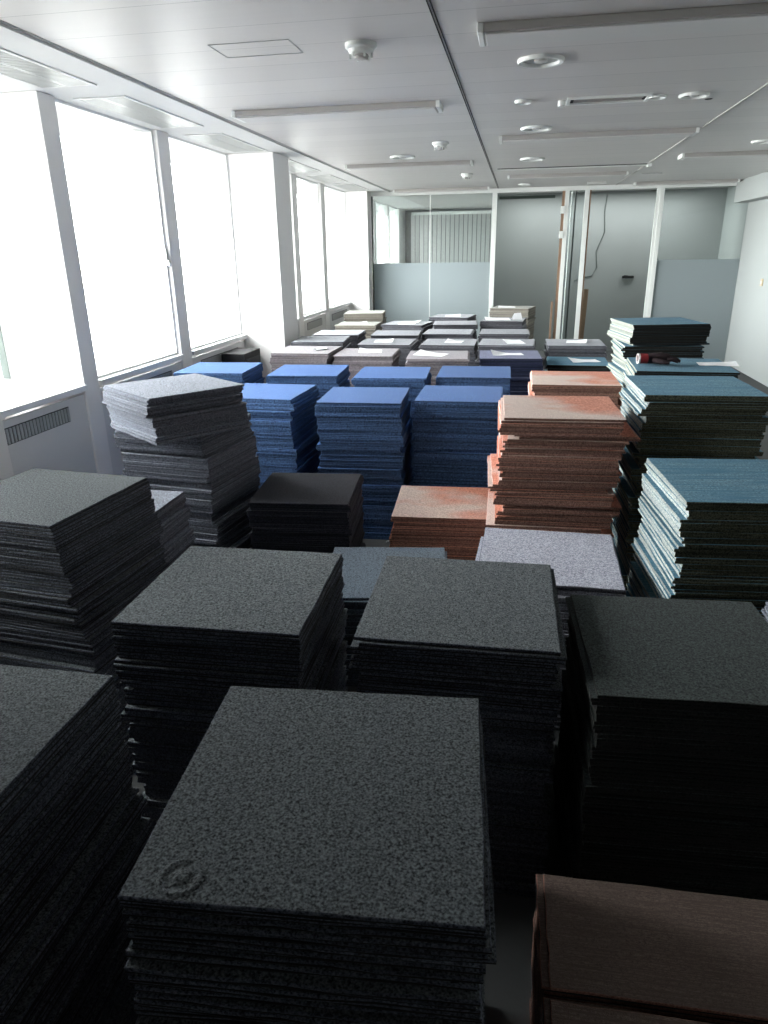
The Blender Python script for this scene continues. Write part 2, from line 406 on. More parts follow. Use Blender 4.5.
tag(e, 'long open black slot in the ceiling before the last linear light', 'ceiling slot')

# access hatch outline
e = MB(); xa, xb, ya, yb, q = -1.36, -1.0, 3.32, 3.54, .0028
e.box(xa, xb, ya, ya + q, -.002, 0).box(xa, xb, yb - q, yb, -.002, 0).box(xa, xa + q, ya, yb, -.002, 0).box(xb - q, xb, ya, yb, -.002, 0)
tag(e.build('access_hatch', M['hatchline'], loc=(0, 0, CEIL)), 'rectangular access hatch outlined in the metal ceiling near the window vents', 'hatch')


def detector(x, y, label):
    e = empty('smoke_detector', (x, y, CEIL))
    MB().lathe([(.068, 0), (.068, -.016), (.060, -.022)], 32).build('base', M['rail'], e, smooth=True)
    MB().lathe([(.055, -.022), (.052, -.034), (.044, -.040)], 28).build('head', M['rail'], e, smooth=True)
    MB().lathe([(.030, -.040), (.034, -.048), (.030, -.056), (.014, -.059)], 24).build('sensor', M['fitting'], e, smooth=True)
    for k in range(6):
        a = k * math.pi / 3
        MB().box(-.004, .004, -.004, .004, -.056, -.034).build('rib', M['rail'], e, loc=(.047 * math.cos(a), .047 * math.sin(a), 0))
    return tag(e, label, 'smoke detector', 'ceiling smoke detectors')


detector(-.72, 3.46, 'large white smoke detector beside the access hatch')
detector(-.70, 6.52, 'white smoke detector between two window-side linear lights')
detector(-.67, 9.2, 'white smoke detector near the glass partition, farthest one')

# soffit vents above the windows
VL = ['perforated ceiling vent in the white strip above the first window pier', 'perforated ceiling vent above the second window',
      'perforated ceiling vent beside the wide white pillar', 'perforated ceiling vent just past the wide white pillar',
      'perforated ceiling vent over the middle of the far three windows', 'perforated ceiling vent above the last window']
for (y0, y1), lb in zip(((2.75, 3.88), (4.16, 5.22), (5.55, 6.58), (7.2, 8.35), (8.75, 9.65), (10.0, 11.1)), VL):
    e = empty('soffit_vent', (-2.38, (y0 + y1) / 2, CEIL)); h = (y1 - y0) / 2; ww = .16
    MB().box(-ww, ww, -h, -h + .02, -.006, 0).box(-ww, ww, h - .02, h, -.006, 0).box(-ww, -ww + .02, -h + .02, h - .02, -.006, 0).box(ww - .02, ww, -h + .02, h - .02, -.006, 0).build('frame', M['plaster'], e)
    MB().box(-ww + .02, ww - .02, -h + .02, h - .02, -.002, 0).build('backing', M['vent_dark'], e)
    s = MB(); n = int(2 * h / .026)
    for k in range(n):
        y = -h + .02 + (k + .5) * (2 * h - .04) / n; s.box(-ww + .02, -.01, y - .008, y + .008, -.005, -.002).box(.01, ww - .02, y - .008, y + .008, -.005, -.002)
    s.box(-.01, .01, -h + .02, h - .02, -.005, -.002)
    s.build('grille', M['vent'], e)
    tag(e, lb, 'vent', 'soffit vents along the windows')

# black box by the pillar
e = empty('black_box', (-2.46, 6.16, 0))
MB().box(-.11, .11, -.20, .20, 0, .835).build('body', M['black'], e, bevel=.006)
MB().box(.11, .120, -.17, .17, .05, .78).build('front_panel', M['seam'], e, bevel=.003)
tag(e, 'black box standing between the window casing and the wide white pillar', 'box')

# ------------------------------------------------------------------ carpet tiles
def pile(name, ca, cb, pattern='speckle', cc=None, rnd=.25, fine=420, cross=None, coarse=.34):
    m = bpy.data.materials.new(name); m.use_nodes = True; t = m.node_tree; L = t.links.new; b = t.nodes['Principled BSDF']
    b.inputs['Roughness'].default_value = .95; b.inputs['Specular IOR Level'].default_value = .15
    b.inputs['Sheen Weight'].default_value = .04; b.inputs['Sheen Roughness'].default_value = .6
    c = t.nodes.new('ShaderNodeTexCoord'); g = t.nodes.new('ShaderNodeNewGeometry')
    of = t.nodes.new('ShaderNodeVectorMath'); of.operation = 'ADD'
    cx = t.nodes.new('ShaderNodeCombineXYZ'); ml = t.nodes.new('ShaderNodeMath'); ml.operation = 'MULTIPLY'; ml.inputs[1].default_value = 37
    oi = t.nodes.new('ShaderNodeObjectInfo'); rs_ = t.nodes.new('ShaderNodeMath'); rs_.operation = 'ADD'; L(g.outputs['Random Per Island'], rs_.inputs[0]); L(oi.outputs['Random'], rs_.inputs[1]); L(rs_.outputs[0], ml.inputs[0])
    rf = t.nodes.new('ShaderNodeMath'); rf.operation = 'FRACT'; L(rs_.outputs[0], rf.inputs[0])
    for k in range(3): L(ml.outputs[0], cx.inputs[k])
    L(c.outputs['Object'], of.inputs[0]); L(cx.outputs[0], of.inputs[1])
    n1 = t.nodes.new('ShaderNodeTexNoise'); n1.inputs['Scale'].default_value = fine; n1.inputs['Detail'].default_value = 2; L(of.outputs[0], n1.inputs['Vector'])
    r1 = t.nodes.new('ShaderNodeValToRGB'); r1.color_ramp.elements[0].position = .36; r1.color_ramp.elements[1].position = .66; L(n1.outputs['Fac'], r1.inputs[0])
    n2 = t.nodes.new('ShaderNodeTexNoise'); n2.inputs['Scale'].default_value = 130; n2.inputs['Detail'].default_value = 2; L(of.outputs[0], n2.inputs['Vector'])
    mx = t.nodes.new('ShaderNodeMix'); mx.data_type = 'RGBA'; mx.inputs[6].default_value = lin(ca); mx.inputs[7].default_value = lin(cb)
    av = t.nodes.new('ShaderNodeMath'); av.operation = 'MULTIPLY_ADD'; av.inputs[1].default_value = 1 - coarse; L(r1.outputs[0], av.inputs[0])
    a2 = t.nodes.new('ShaderNodeMath'); a2.operation = 'MULTIPLY'; a2.inputs[1].default_value = coarse; r2 = t.nodes.new('ShaderNodeValToRGB'); r2.color_ramp.elements[0].position = .38; r2.color_ramp.elements[1].position = .62; L(n2.outputs['Fac'], r2.inputs[0]); L(r2.outputs[0], a2.inputs[0]); L(a2.outputs[0], av.inputs[2])
    L(av.outputs[0], mx.inputs[0]); col = mx.outputs[2]
    if pattern != 'speckle':
        mp = t.nodes.new('ShaderNodeMapping'); L(of.outputs[0], mp.inputs[0])
        n3 = t.nodes.new('ShaderNodeTexNoise'); n3.inputs['Scale'].default_value = 1; n3.inputs['Detail'].default_value = 3; L(mp.outputs[0], n3.inputs['Vector'])
        mp.inputs['Scale'].default_value = {'stripe': (160, 6, 6), 'streak': (5, 120, 5), 'patch': (2.6, 4.2, 3), 'plank': (8, 240, 8)}[pattern]
        r3 = t.nodes.new('ShaderNodeValToRGB'); r3.color_ramp.elements[0].position = .40; r3.color_ramp.elements[1].position = .62; f3 = n3.outputs['Fac']
        if pattern == 'patch':                  # the tint runs across the tile
            sg = t.nodes.new('ShaderNodeVectorMath'); sg.operation = 'DOT_PRODUCT'; sg.inputs[1].default_value = (-.45, -.55, 0); L(c.outputs['Object'], sg.inputs[0])
            pa = t.nodes.new('ShaderNodeMath'); pa.operation = 'ADD'; L(sg.outputs['Value'], pa.inputs[0]); L(f3, pa.inputs[1]); f3 = pa.outputs[0]
        L(f3, r3.inputs[0])
        m3 = t.nodes.new('ShaderNodeMix'); m3.data_type = 'RGBA'; L(r3.outputs[0], m3.inputs[0]); L(col, m3.inputs[6])
        if pattern == 'patch':
            sp_ = t.nodes.new('ShaderNodeMix'); sp_.data_type = 'RGBA'; sp_.inputs[6].default_value = lin(cc); sp_.inputs[7].default_value = lin(tuple(min(255, v * 1.35) for v in cc)); L(r1.outputs[0], sp_.inputs[0])
            L(sp_.outputs[2], m3.inputs[7])
        else: m3.inputs[7].default_value = lin(cc)
        col = m3.outputs[2]
    if cross:                                   # window light painted in: pale edges facing x, shaded edges facing y
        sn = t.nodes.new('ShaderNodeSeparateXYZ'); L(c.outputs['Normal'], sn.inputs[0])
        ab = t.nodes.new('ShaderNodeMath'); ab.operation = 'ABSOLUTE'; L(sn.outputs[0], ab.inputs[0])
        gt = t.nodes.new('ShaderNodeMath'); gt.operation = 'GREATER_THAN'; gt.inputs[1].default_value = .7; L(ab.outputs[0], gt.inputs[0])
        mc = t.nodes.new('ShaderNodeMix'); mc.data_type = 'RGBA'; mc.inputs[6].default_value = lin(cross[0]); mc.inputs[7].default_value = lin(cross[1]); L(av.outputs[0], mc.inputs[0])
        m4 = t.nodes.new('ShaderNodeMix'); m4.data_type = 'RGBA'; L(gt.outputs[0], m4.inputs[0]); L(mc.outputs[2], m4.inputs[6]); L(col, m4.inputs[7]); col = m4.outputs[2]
    if rnd:
        mr_ = t.nodes.new('ShaderNodeMapRange'); mr_.inputs[3].default_value = 1 - rnd; mr_.inputs[4].default_value = 1 + rnd; L(rf.outputs[0], mr_.inputs[0])
        mm = t.nodes.new('ShaderNodeMix'); mm.data_type = 'RGBA'; mm.blend_type = 'MULTIPLY'; mm.inputs[0].default_value = 1; L(col, mm.inputs[6]); L(mr_.outputs[0], mm.inputs[7]); col = mm.outputs[2]
    L(col, b.inputs['Base Color'])
    bp = t.nodes.new('ShaderNodeBump'); bp.inputs['Strength'].default_value = .55; bp.inputs['Distance'].default_value = .003
    L(n1.outputs['Fac'], bp.inputs['Height']); L(bp.outputs[0], b.inputs['Normal'])
    return m


KIND = {}          # colour kind -> (pile material, edge material)
def kind(k, top, edge, cross=None):
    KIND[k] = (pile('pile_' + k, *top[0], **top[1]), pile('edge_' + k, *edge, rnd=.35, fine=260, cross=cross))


kind('charcoal', (((24, 27, 30), (112, 118, 122)), dict(rnd=.06, fine=250, coarse=.30)), ((40, 43, 50), (104, 109, 122)))
kind('dark', (((22, 25, 26), (76, 84, 83)), dict(rnd=.06, fine=280, coarse=.24)), ((20, 22, 22), (48, 51, 49)))
kind('grey', (((62, 66, 76), (160, 164, 176)), dict(rnd=.08, fine=260)), ((48, 51, 60), (120, 124, 136)))
kind('black', (((16, 16, 21), (56, 57, 66)), dict(rnd=.06, fine=240)), ((22, 23, 29), (54, 56, 68)))
kind('slate', (((50, 60, 70), (112, 124, 136)), dict(rnd=.06, fine=240)), ((34, 40, 48), (78, 86, 96)))
kind('lilac', (((106, 106, 120), (204, 204, 216)), dict(rnd=.06, fine=240)), ((60, 60, 66), (120, 120, 128)))
kind('blue', (((32, 60, 102), (66, 108, 168)), dict(pattern='stripe', cc=(48, 84, 138), rnd=.10, fine=220, coarse=.45)), ((24, 36, 60), (80, 110, 152)))
kind('mauve', (((106, 102, 108), (180, 174, 178)), dict(rnd=.08)), ((88, 82, 86), (160, 150, 152)))
kind('pale', (((104, 106, 112), (176, 178, 184)), dict(rnd=.10)), ((52, 52, 58), (108, 108, 114)))
kind('navy', (((72, 76, 102), (128, 132, 156)), dict(rnd=.08)), ((18, 21, 40), (48, 54, 80)))
kind('beige', (((112, 112, 108), (168, 167, 160)), dict(rnd=.08)), ((94, 90, 84), (150, 144, 134)))
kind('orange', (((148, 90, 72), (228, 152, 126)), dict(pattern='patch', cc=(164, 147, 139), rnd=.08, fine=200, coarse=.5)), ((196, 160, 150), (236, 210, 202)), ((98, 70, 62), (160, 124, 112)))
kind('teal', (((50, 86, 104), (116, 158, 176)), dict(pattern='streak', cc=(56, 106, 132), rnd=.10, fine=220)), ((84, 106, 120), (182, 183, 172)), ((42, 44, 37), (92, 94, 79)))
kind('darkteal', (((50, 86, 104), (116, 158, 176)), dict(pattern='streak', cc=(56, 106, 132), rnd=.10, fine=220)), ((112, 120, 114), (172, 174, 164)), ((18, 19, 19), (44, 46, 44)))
kind('brown', (((84, 70, 64), (140, 122, 114)), dict(pattern='plank', cc=(98, 83, 77), rnd=.06)), ((120, 80, 68), (160, 120, 106)))
M['backing'] = mat('bitumen_backing', (34, 33, 33), .85, bump=.3, bscale=300)

TH, PITCH_Z = .0096, .0102


def tile_mesh(name, mats, t0, t1, seed, seg=7, half=.25, inset=.0016, wob=.0011):
    """a square tile between heights t0 and t1 with a slightly fuzzy outline and a rounded top rim; slot 0 the face, slot 1 the edge"""
    rr = random.Random(seed); ring_ = []
    for sx_, sy_, dx, dy in ((-1, -1, 1, 0), (1, -1, 0, 1), (1, 1, -1, 0), (-1, 1, 0, -1)):
        for k in range(seg):
            f = 2 * half * k / seg; j = rr.gauss(0, wob) if k else 0
            ring_.append((sx_ * half + dx * f + (j if dx == 0 else 0), sy_ * half + dy * f + (j if dy == 0 else 0)))
    n = len(ring_); vs = []; fs = []; mi = []
    lv = [(t0, .0006), (t0 + (t1 - t0) * .35, -.0002), (t0 + (t1 - t0) * .8, 0), (t1, inset)]
    for z, i_ in lv:
        for x, y in ring_:
            s = 1 - i_ / half; vs.append((x * s, y * s, z))
    for l in range(len(lv) - 1):
        for k in range(n):
            k2 = (k + 1) % n; fs.append((l * n + k, l * n + k2, (l + 1) * n + k2, (l + 1) * n + k)); mi.append(1)
    fs.append(tuple(range(n))[::-1]); mi.append(1)
    fs.append(tuple((len(lv) - 1) * n + k for k in range(n))); mi.append(0)
    me = bpy.data.meshes.new(name); me.from_pydata(vs, [], fs); me.update()
    for q in mats: me.materials.append(q)
    me.polygons.foreach_set('material_index', mi)
    return me


ONES = 'first second third fourth fifth sixth seventh eighth ninth tenth eleventh twelfth thirteenth fourteenth fifteenth sixteenth seventeenth eighteenth nineteenth'.split()
TENS = {20: 'twenty', 30: 'thirty', 40: 'forty', 50: 'fifty', 60: 'sixty', 70: 'seventy', 80: 'eighty', 90: 'ninety'}
def ordinal(n):
    if n < 20: return ONES[n - 1]
    if n >= 100: return 'hundred-and-' + ordinal(n - 100) if n > 100 else 'hundredth'
    t_, u_ = n // 10 * 10, n % 10
    return TENS[t_] + '-' + ONES[u_ - 1] if u_ else TENS[t_][:-1] + 'ieth'


# key: (colour kind, x, y, height of the top, turn in degrees, lean dx and dy per metre of depth, jitter, words that single the stack out, base height)
STACKS = {
    'A': ('charcoal', -0.269, 0.906, 0.850, 4.1, 0, 0, 0.011, 'charcoal stack with a round dent in its top tile', 0),
    'E': ('charcoal', -1.085, 0.940, 0.810, -0.0, 0.05, 0, 0.008, 'charcoal stack at the bottom left corner of the picture', 0),
    'Z1': ('brown', 0.365, 1.055, 0.418, 1.2, 0, 0, 0.009, 'brown stack of half tiles just behind the brown full-size stack', 0),
    'Z2': ('brown', 0.372, 0.665, 0.407, 1.0, 0, 0, 0.008, 'brown full-size stack at the bottom right of the picture', 0),
    'F': ('charcoal', -1.576, 2.025, 0.905, -6.0, 0.14, 0, 0.007, 'tall charcoal stack at the left edge of the picture', 0),
    'B': ('charcoal', -0.748, 1.697, 0.783, 1.2, 0, 0, 0.009, 'charcoal stack in front of the low black one', 0),
    'C': ('charcoal', -0.113, 1.734, 0.778, 0.6, 0, 0, 0.008, 'charcoal stack between the dented stack and the lilac one', 0),
    'D': ('dark', 0.455, 1.664, 0.726, 3.2, 0, 0, 0.006, 'dark stack in front of the pale-edged teal one', 0),
    'O': ('grey', 1.020, 1.790, 0.670, 0.0, 0, 0, 0.01, 'pale-edged stack at the right edge, past the dark one', 0),
    'G': ('grey', -1.710, 2.574, 0.650, 0.0, 0.05, 0, 0.009, 'small grey stack half hidden behind the left-edge stack', 0),
    'J': ('slate', -0.487, 2.638, 0.404, 7.8, 0, 0, 0.012, 'low slate stack squeezed between two charcoal ones', 0),
    'K': ('lilac', 0.156, 2.475, 0.590, -1.1, 0, 0, 0.01, 'lilac stack in front of the tall orange one', 0),
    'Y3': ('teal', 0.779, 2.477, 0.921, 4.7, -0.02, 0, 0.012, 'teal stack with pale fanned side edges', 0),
    'Hc': ('grey', -1.690, 3.380, 0.845, -8.0, 0.05, 0, 0.01, 'grey stack under the twisted bundle', 0),
    'H': ('grey', -1.660, 3.240, 1.065, 53.0, 0, 0, 0.012, 'twisted grey bundle lying across the grey stack', 0.8475),
    'I': ('black', -1.031, 3.342, 0.525, 4.8, 0, 0, 0.006, 'low black stack in front of the blue ones', 0),
    'L': ('orange', -0.338, 3.510, 0.423, 3.0, 0, 0, 0.006, 'low orange stack beside the tall orange one', 0),
    'M': ('orange', 0.208, 3.223, 0.998, 1.9, -0.05, 0, 0.022, 'tall orange stack', 0),
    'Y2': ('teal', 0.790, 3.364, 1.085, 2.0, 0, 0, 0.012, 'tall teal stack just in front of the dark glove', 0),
    'P1': ('blue', -1.543, 4.240, 0.842, -2.1, 0, 0, 0.007, 'front blue stack beside the twisted grey bundle', 0),
    'P2': ('blue', -0.893, 4.182, 0.849, 2.5, 0, 0, 0.007, 'front blue stack right behind the low black one', 0),
    'P3': ('blue', -0.319, 4.283, 0.845, 0.1, 0, 0, 0.006, 'front blue stack touching the tall orange one', 0),
    'N': ('orange', 0.354, 4.420, 0.925, 0.1, 0, 0, 0.01, 'orange stack behind the tall orange one', 0),
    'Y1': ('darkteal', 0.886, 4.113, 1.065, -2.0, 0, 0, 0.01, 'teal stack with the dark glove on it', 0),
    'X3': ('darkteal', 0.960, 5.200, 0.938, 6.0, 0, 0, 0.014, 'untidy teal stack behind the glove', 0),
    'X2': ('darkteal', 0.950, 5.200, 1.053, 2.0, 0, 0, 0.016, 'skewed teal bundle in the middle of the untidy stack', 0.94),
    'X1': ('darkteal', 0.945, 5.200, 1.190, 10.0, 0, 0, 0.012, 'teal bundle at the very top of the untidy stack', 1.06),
    'Q0': ('blue', -2.122, 4.875, 0.885, 3.5, 0, 0, 0.006, 'rear blue stack closest to the windows', 0),
    'Q1': ('blue', -1.465, 4.948, 0.871, 3.6, 0, 0, 0.006, 'rear blue stack second from the windows', 0),
    'Q2': ('blue', -0.848, 4.966, 0.861, 3.3, 0, 0, 0.006, 'rear blue stack third from the windows', 0),
    'Q3': ('blue', -0.277, 5.046, 0.855, 1.3, 0, 0, 0.006, 'rear blue stack furthest from the windows', 0),
    'R1': ('mauve', -1.798, 6.040, 0.872, 0.1, 0, 0, 0.008, 'mauve stack beside the wide white pillar', 0),
    'R2': ('mauve', -1.268, 6.068, 0.848, 1.5, 0, 0, 0.008, 'mauve stack second from the wide white pillar', 0),
    'R3': ('mauve', -0.638, 5.952, 0.850, 3.7, 0, 0, 0.008, 'mauve stack between the mauve and the navy ones', 0),
    'R4': ('navy', -0.050, 6.085, 0.836, 3.1, 0, 0, 0.008, 'navy stack with a white sheet, behind the blue ones', 0),
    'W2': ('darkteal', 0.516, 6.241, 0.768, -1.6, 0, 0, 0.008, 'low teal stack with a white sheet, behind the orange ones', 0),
    'S1': ('pale', -1.879, 6.829, 0.864, 5.5, 0, 0, 0.008, 'grey stack nearest the windows, behind the mauve row', 0),
    'S2': ('pale', -1.221, 6.813, 0.848, -0.1, 0, 0, 0.008, 'grey stack second from the windows, behind the mauve row', 0),
    'S3': ('pale', -0.619, 6.819, 0.848, -0.8, 0, 0, 0.008, 'grey stack third from the windows, behind the mauve row', 0),
    'S4': ('pale', -0.083, 6.760, 0.853, -1.9, 0, 0, 0.008, 'grey stack with a sheet right behind the navy one', 0),
    'W1': ('pale', 0.525, 6.774, 0.861, 0.6, 0, 0, 0.008, 'grey stack standing alone before the wood-edged door', 0),
    'T1': ('pale', -1.912, 7.680, 0.839, 2.7, 0, 0, 0.008, 'light grey stack nearest the windows in the second pale row', 0),
    'T2': ('pale', -1.257, 7.577, 0.850, 3.7, 0, 0, 0.008, 'light grey stack second from windows in the second pale row', 0),
    'T3': ('pale', -0.717, 7.724, 0.843, -0.2, 0, 0, 0.008, 'light grey stack third from windows in the second pale row', 0),
    'T4': ('pale', -0.127, 7.656, 0.859, -0.0, 0, 0, 0.008, 'light grey stack two rows behind the navy one', 0),
    'U1': ('beige', -1.937, 8.782, 0.823, 1.0, 0, 0, 0.008, 'beige stack with a sheet beside the far windows', 0),
    'U2': ('pale', -1.300, 8.652, 0.847, -8.9, 0, 0, 0.008, 'pale stack with two sheets in front of the frosted glass', 0),
    'U3': ('pale', -0.722, 8.582, 0.861, 4.3, 0, 0, 0.008, 'light grey stack in the middle before the frosted glass', 0),
    'U4': ('pale', -0.159, 8.907, 0.871, -5.0, 0, 0, 0.008, 'light grey stack with a folded white sheet near the door', 0),
    'V1': ('beige', -1.970, 9.364, 0.915, 6.0, 0, 0, 0.01, 'beige stack in the far corner by the last window', 0),
    'V3': ('pale', -0.820, 9.395, 0.869, -9.8, 0, 0, 0.008, 'farthest light grey stack against the frosted glass', 0),
    'V4': ('beige', -0.064, 9.732, 0.950, -11.6, 0, 0, 0.008, 'beige stack against the first white partition post', 0),
}
HALF = ('Z1',)        # cut tiles, half as deep
SHOWN = {
    'A': (0, 1, 2, 3, 4, 5, 6, 7, 8, 9, 10, 11, 12, 13, 14, 15, 17, 18, 19, 20, 22, 23, 24),
    'E': (0, 1, 2, 3, 4, 5, 6, 8, 9, 10, 11, 12, 13, 14, 16, 17, 18, 20, 21, 22, 23, 24, 25, 26, 27, 28, 29, 30, 32, 33, 34, 38, 39, 40, 41, 42, 43, 44, 45, 47, 48, 49, 52, 54, 58, 60, 61, 62, 72),
    'Z1': (0, 1, 2, 3),
    'Z2': (0, 1),
    'F': (0, 1, 2, 3, 4, 5, 6, 7, 8, 9, 10, 11, 12, 13, 14, 15, 16, 17, 18, 19, 20, 22, 23, 24, 25, 26, 27, 29, 30, 31, 32, 33, 34, 35, 36, 37, 38, 40, 42, 45, 49),
    'B': (0, 1, 2, 3, 4, 5, 6, 7, 8, 9, 10, 11, 12, 13, 14, 15, 16, 17, 19, 20, 21, 22, 24, 25, 27, 30, 37),
    'C': (0, 1, 2, 3, 4, 5, 6, 7, 8, 9, 10, 11, 12, 13, 14, 15, 19, 21, 34, 52),
    'D': (0, 1, 2, 3, 4, 5, 6, 7, 8, 9, 10, 11, 12, 13, 14, 15, 16, 17, 18, 19, 21, 22, 23, 24, 25, 26, 27, 28, 29, 30, 32, 33, 34, 35, 36, 37, 38, 39, 40, 41, 42, 43, 44, 45, 46, 47, 48, 49, 50, 51, 52, 53, 54, 60),
    'O': (0,),
    'G': (0,),
    'J': (0,),
    'K': (0,),
    'Y3': (0, 1, 2, 5, 6, 7, 8, 9, 10, 11, 13, 15, 16, 18, 19, 20, 24, 26, 27, 29, 31, 32, 42),
    'Hc': (0, 12, 28),
    'H': (0, 4, 7, 9, 18, 20),
    'I': (0, 13),
    'L': (0,),
    'M': (0, 1, 2, 8, 9, 13, 16, 17, 27, 29, 30, 32, 48),
    'Y2': (0, 1, 3, 4, 5, 6, 7, 8, 11, 12, 13, 14, 15, 16, 17, 18, 25),
    'P1': (0,),
    'P2': (0,),
    'P3': (0,),
    'N': (0,),
    'Y1': (0,),
    'X3': (0,),
    'X2': (0,),
    'X1': (0,),
    'Q0': (0,),
    'Q1': (0,),
    'Q2': (0,),
    'Q3': (0,),
    'R1': (0,),
    'R2': (0,),
    'R3': (0,),
    'R4': (0,),
    'W2': (0,),
    'S1': (0,),
    'S2': (0,),
    'S3': (0,),
    'S4': (0,),
    'W1': (0,),
    'T1': (0,),
    'T2': (0,),
    'T3': (0,),
    'T4': (0,),
    'U1': (0,),
    'U2': (0,),
    'U3': (0,),
    'U4': (0,),
    'V1': (0,),
    'V3': (0,),
    'V4': (0,),
}
NEAR = set('A B C D E F Z1 Z2'.split())
protos = {}
stuff = MB(); stuff_mats = []; stuff_idx = {}
for k, (pm, em) in KIND.items():
    stuff_idx[k] = len(stuff_mats); stuff_mats += [pm, em]
TOPS = {}


def proto(k, near, v):
    """one mesh per colour kind and outline; near tiles carry a dark backing as a part"""
    key = (k, near, v)
    if key not in protos:
        pm, em = KIND[k]
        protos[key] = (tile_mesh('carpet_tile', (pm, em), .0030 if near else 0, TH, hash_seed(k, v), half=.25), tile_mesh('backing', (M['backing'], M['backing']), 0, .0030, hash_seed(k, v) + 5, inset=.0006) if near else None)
    return protos[key]


def hash_seed(k, v): return sum(ord(c) for c in k) * 31 + v * 7


def lay_tile(key, i, k, x, y, z, a, desc, individual):
    if individual:
        me, bk = proto(k, key in NEAR, (i * 7 + len(key)) % 16)
        o_ = bpy.data.objects.new('carpet_tile', me); COL.objects.link(o_); o_.location = (x, y, z); o_.rotation_euler = (0, 0, a + (math.pi if (i * 5) % 3 == 1 else 0))
        if key in HALF: o_.scale.y = .5
        if bk:
            b_ = bpy.data.objects.new('backing', bk); COL.objects.link(b_); b_.parent = o_
        lb = ('topmost carpet tile of the ' + desc) if i == 0 else (ordinal(i + 1) + ' tile down in the ' + desc)
        tag(o_, lb, 'carpet tile', 'tiles of the ' + desc)
        return o_
    c_, s_ = math.cos(a) * .25, math.sin(a) * .25
    q_ = .5 if key in HALF else 1
    s2, c2 = s_ * q_, c_ * q_
    cs = [(-c_ + s2, -s_ - c2), (c_ + s2, s_ - c2), (c_ - s2, s_ + c2), (-c_ - s2, -s_ + c2)]
    mi = stuff_idx[k]
    vs = [(x + p, y + q, z) for p, q in cs] + [(x + p, y + q, z + TH) for p, q in cs]
    stuff.add(vs, [(0, 1, 5, 4), (1, 2, 6, 5), (2, 3, 7, 6), (3, 0, 4, 7), (3, 2, 1, 0)], mi + 1); stuff.add(vs[4:], [(0, 1, 2, 3)], mi)
    # weld the face to its sides: drop the four doubled corners and point the face at the side's own
    f = stuff.f.pop(); del stuff.v[-4:]; b0 = len(stuff.v) - 8; stuff.f.append((b0 + 4, b0 + 5, b0 + 6, b0 + 7))
    return None


for key, (k, x, y, top, rot, lx, ly, jit, desc, base) in STACKS.items():
    rs = random.Random(key)
    n = max(1, int((top - base) / PITCH_Z + .5)); shown = SHOWN.get(key, ())
    JY = .35 if k in ('teal', 'darkteal', 'orange') else .7
    cx_ = cy2 = ca = 0.0; left = 0; cs = 1
    for i in range(n):
        z = base + (n - 1 - i) * PITCH_Z
        if i == 0:
            dx = dy = da = 0
        else:
            if left <= 0:
                left = rs.choice((1, 2, 2, 3, 3, 4, 5, 6)); cx_, cy2, ca = rs.gauss(0, jit), rs.gauss(0, jit * JY), rs.gauss(0, jit * 40)
            left -= 1
            dx = cx_ + rs.gauss(0, jit * .30) + lx * i * PITCH_Z; dy = cy2 + rs.gauss(0, jit * .30 * JY) + ly * i * PITCH_Z; da = ca + rs.gauss(0, jit * 30)
        ob = lay_tile(key, i, k, x + dx, y + dy, z, math.radians(rot + da), desc, shown is True or i in shown)
        if i == 0: TOPS[key] = (x, y, z + TH, math.radians(rot), ob)
if stuff.v:
    tag(stuff.build('carpet_tiles', stuff_mats), 'the many other carpet tiles, lower down in the stacks and deep in the rows', 'carpet tiles', kind='stuff')

# dent in the charcoal top tile: a pressed ring with a raised button
x, y, z, a, ob = TOPS['A']
if ob:
    d = MB(); n = 32; vs = []; fs = []
    prof = [(.034, 0.0), (.030, .0026), (.027, .0026), (.022, .0003), (.013, .0003), (.010, .0024), (.004, .0028)]
    for r, h in prof:
        for k in range(n):
            t = 2 * math.pi * k / n; vs.append((r * math.cos(t), r * math.sin(t), h))
    for i in range(len(prof) - 1):
        for k in range(n):
            k2 = (k + 1) % n; fs.append((i * n + k, i * n + k2, (i + 1) * n + k2, (i + 1) * n + k))
    fs.append(tuple((len(prof) - 1) * n + k for k in range(n)))
    d.add(vs, fs).build('round_dent', KIND['charcoal'][0], ob, loc=(-.175, -.212, TH), smooth=True)


def sheet(key, dx, dy, rz, label, w_=.21, l_=.148, curl=.010, seed=1):
    x, y, z, a, _ = TOPS[key]; rr = random.Random(seed); nx, ny = 10, 8; t = .0006
    ph, k1 = rr.random() * 6, rr.choice((-1, 1))
    vs = []
    for lay in (0, t):
        for j in range(ny + 1):
            for i in range(nx + 1):
                u, v = i / nx - .5, j / ny - .5
                h = curl * max(0, u * k1 + v * .5 - .22) * 3 + .0010 * (1 + math.sin(u * 9 + ph))
                vs.append((u * w_, v * l_, h + lay))
    st = (nx + 1) * (ny + 1); fs = []
    for j in range(ny):
        for i in range(nx):
            q = (j * (nx + 1) + i, j * (nx + 1) + i + 1, (j + 1) * (nx + 1) + i + 1, (j + 1) * (nx + 1) + i)
            fs.append(q[::-1]); fs.append(tuple(p + st for p in q))
    rim = [i for i in range(nx + 1)] + [(j * (nx + 1) + nx) for j in range(1, ny + 1)] + [ny * (nx + 1) + i for i in range(nx - 1, -1, -1)] + [j * (nx + 1) for j in range(ny - 1, 0, -1)]
    for p, q in zip(rim, rim[1:] + rim[:1]): fs.append((p, q, q + st, p + st))
    ob = MB().add(vs, fs).build('paper_sheet', M['paper'], loc=(x + dx, y + dy, z + .0006), rz=rz, smooth=True)
    return tag(ob, label, 'paper', 'white sheets lying on the stacks')


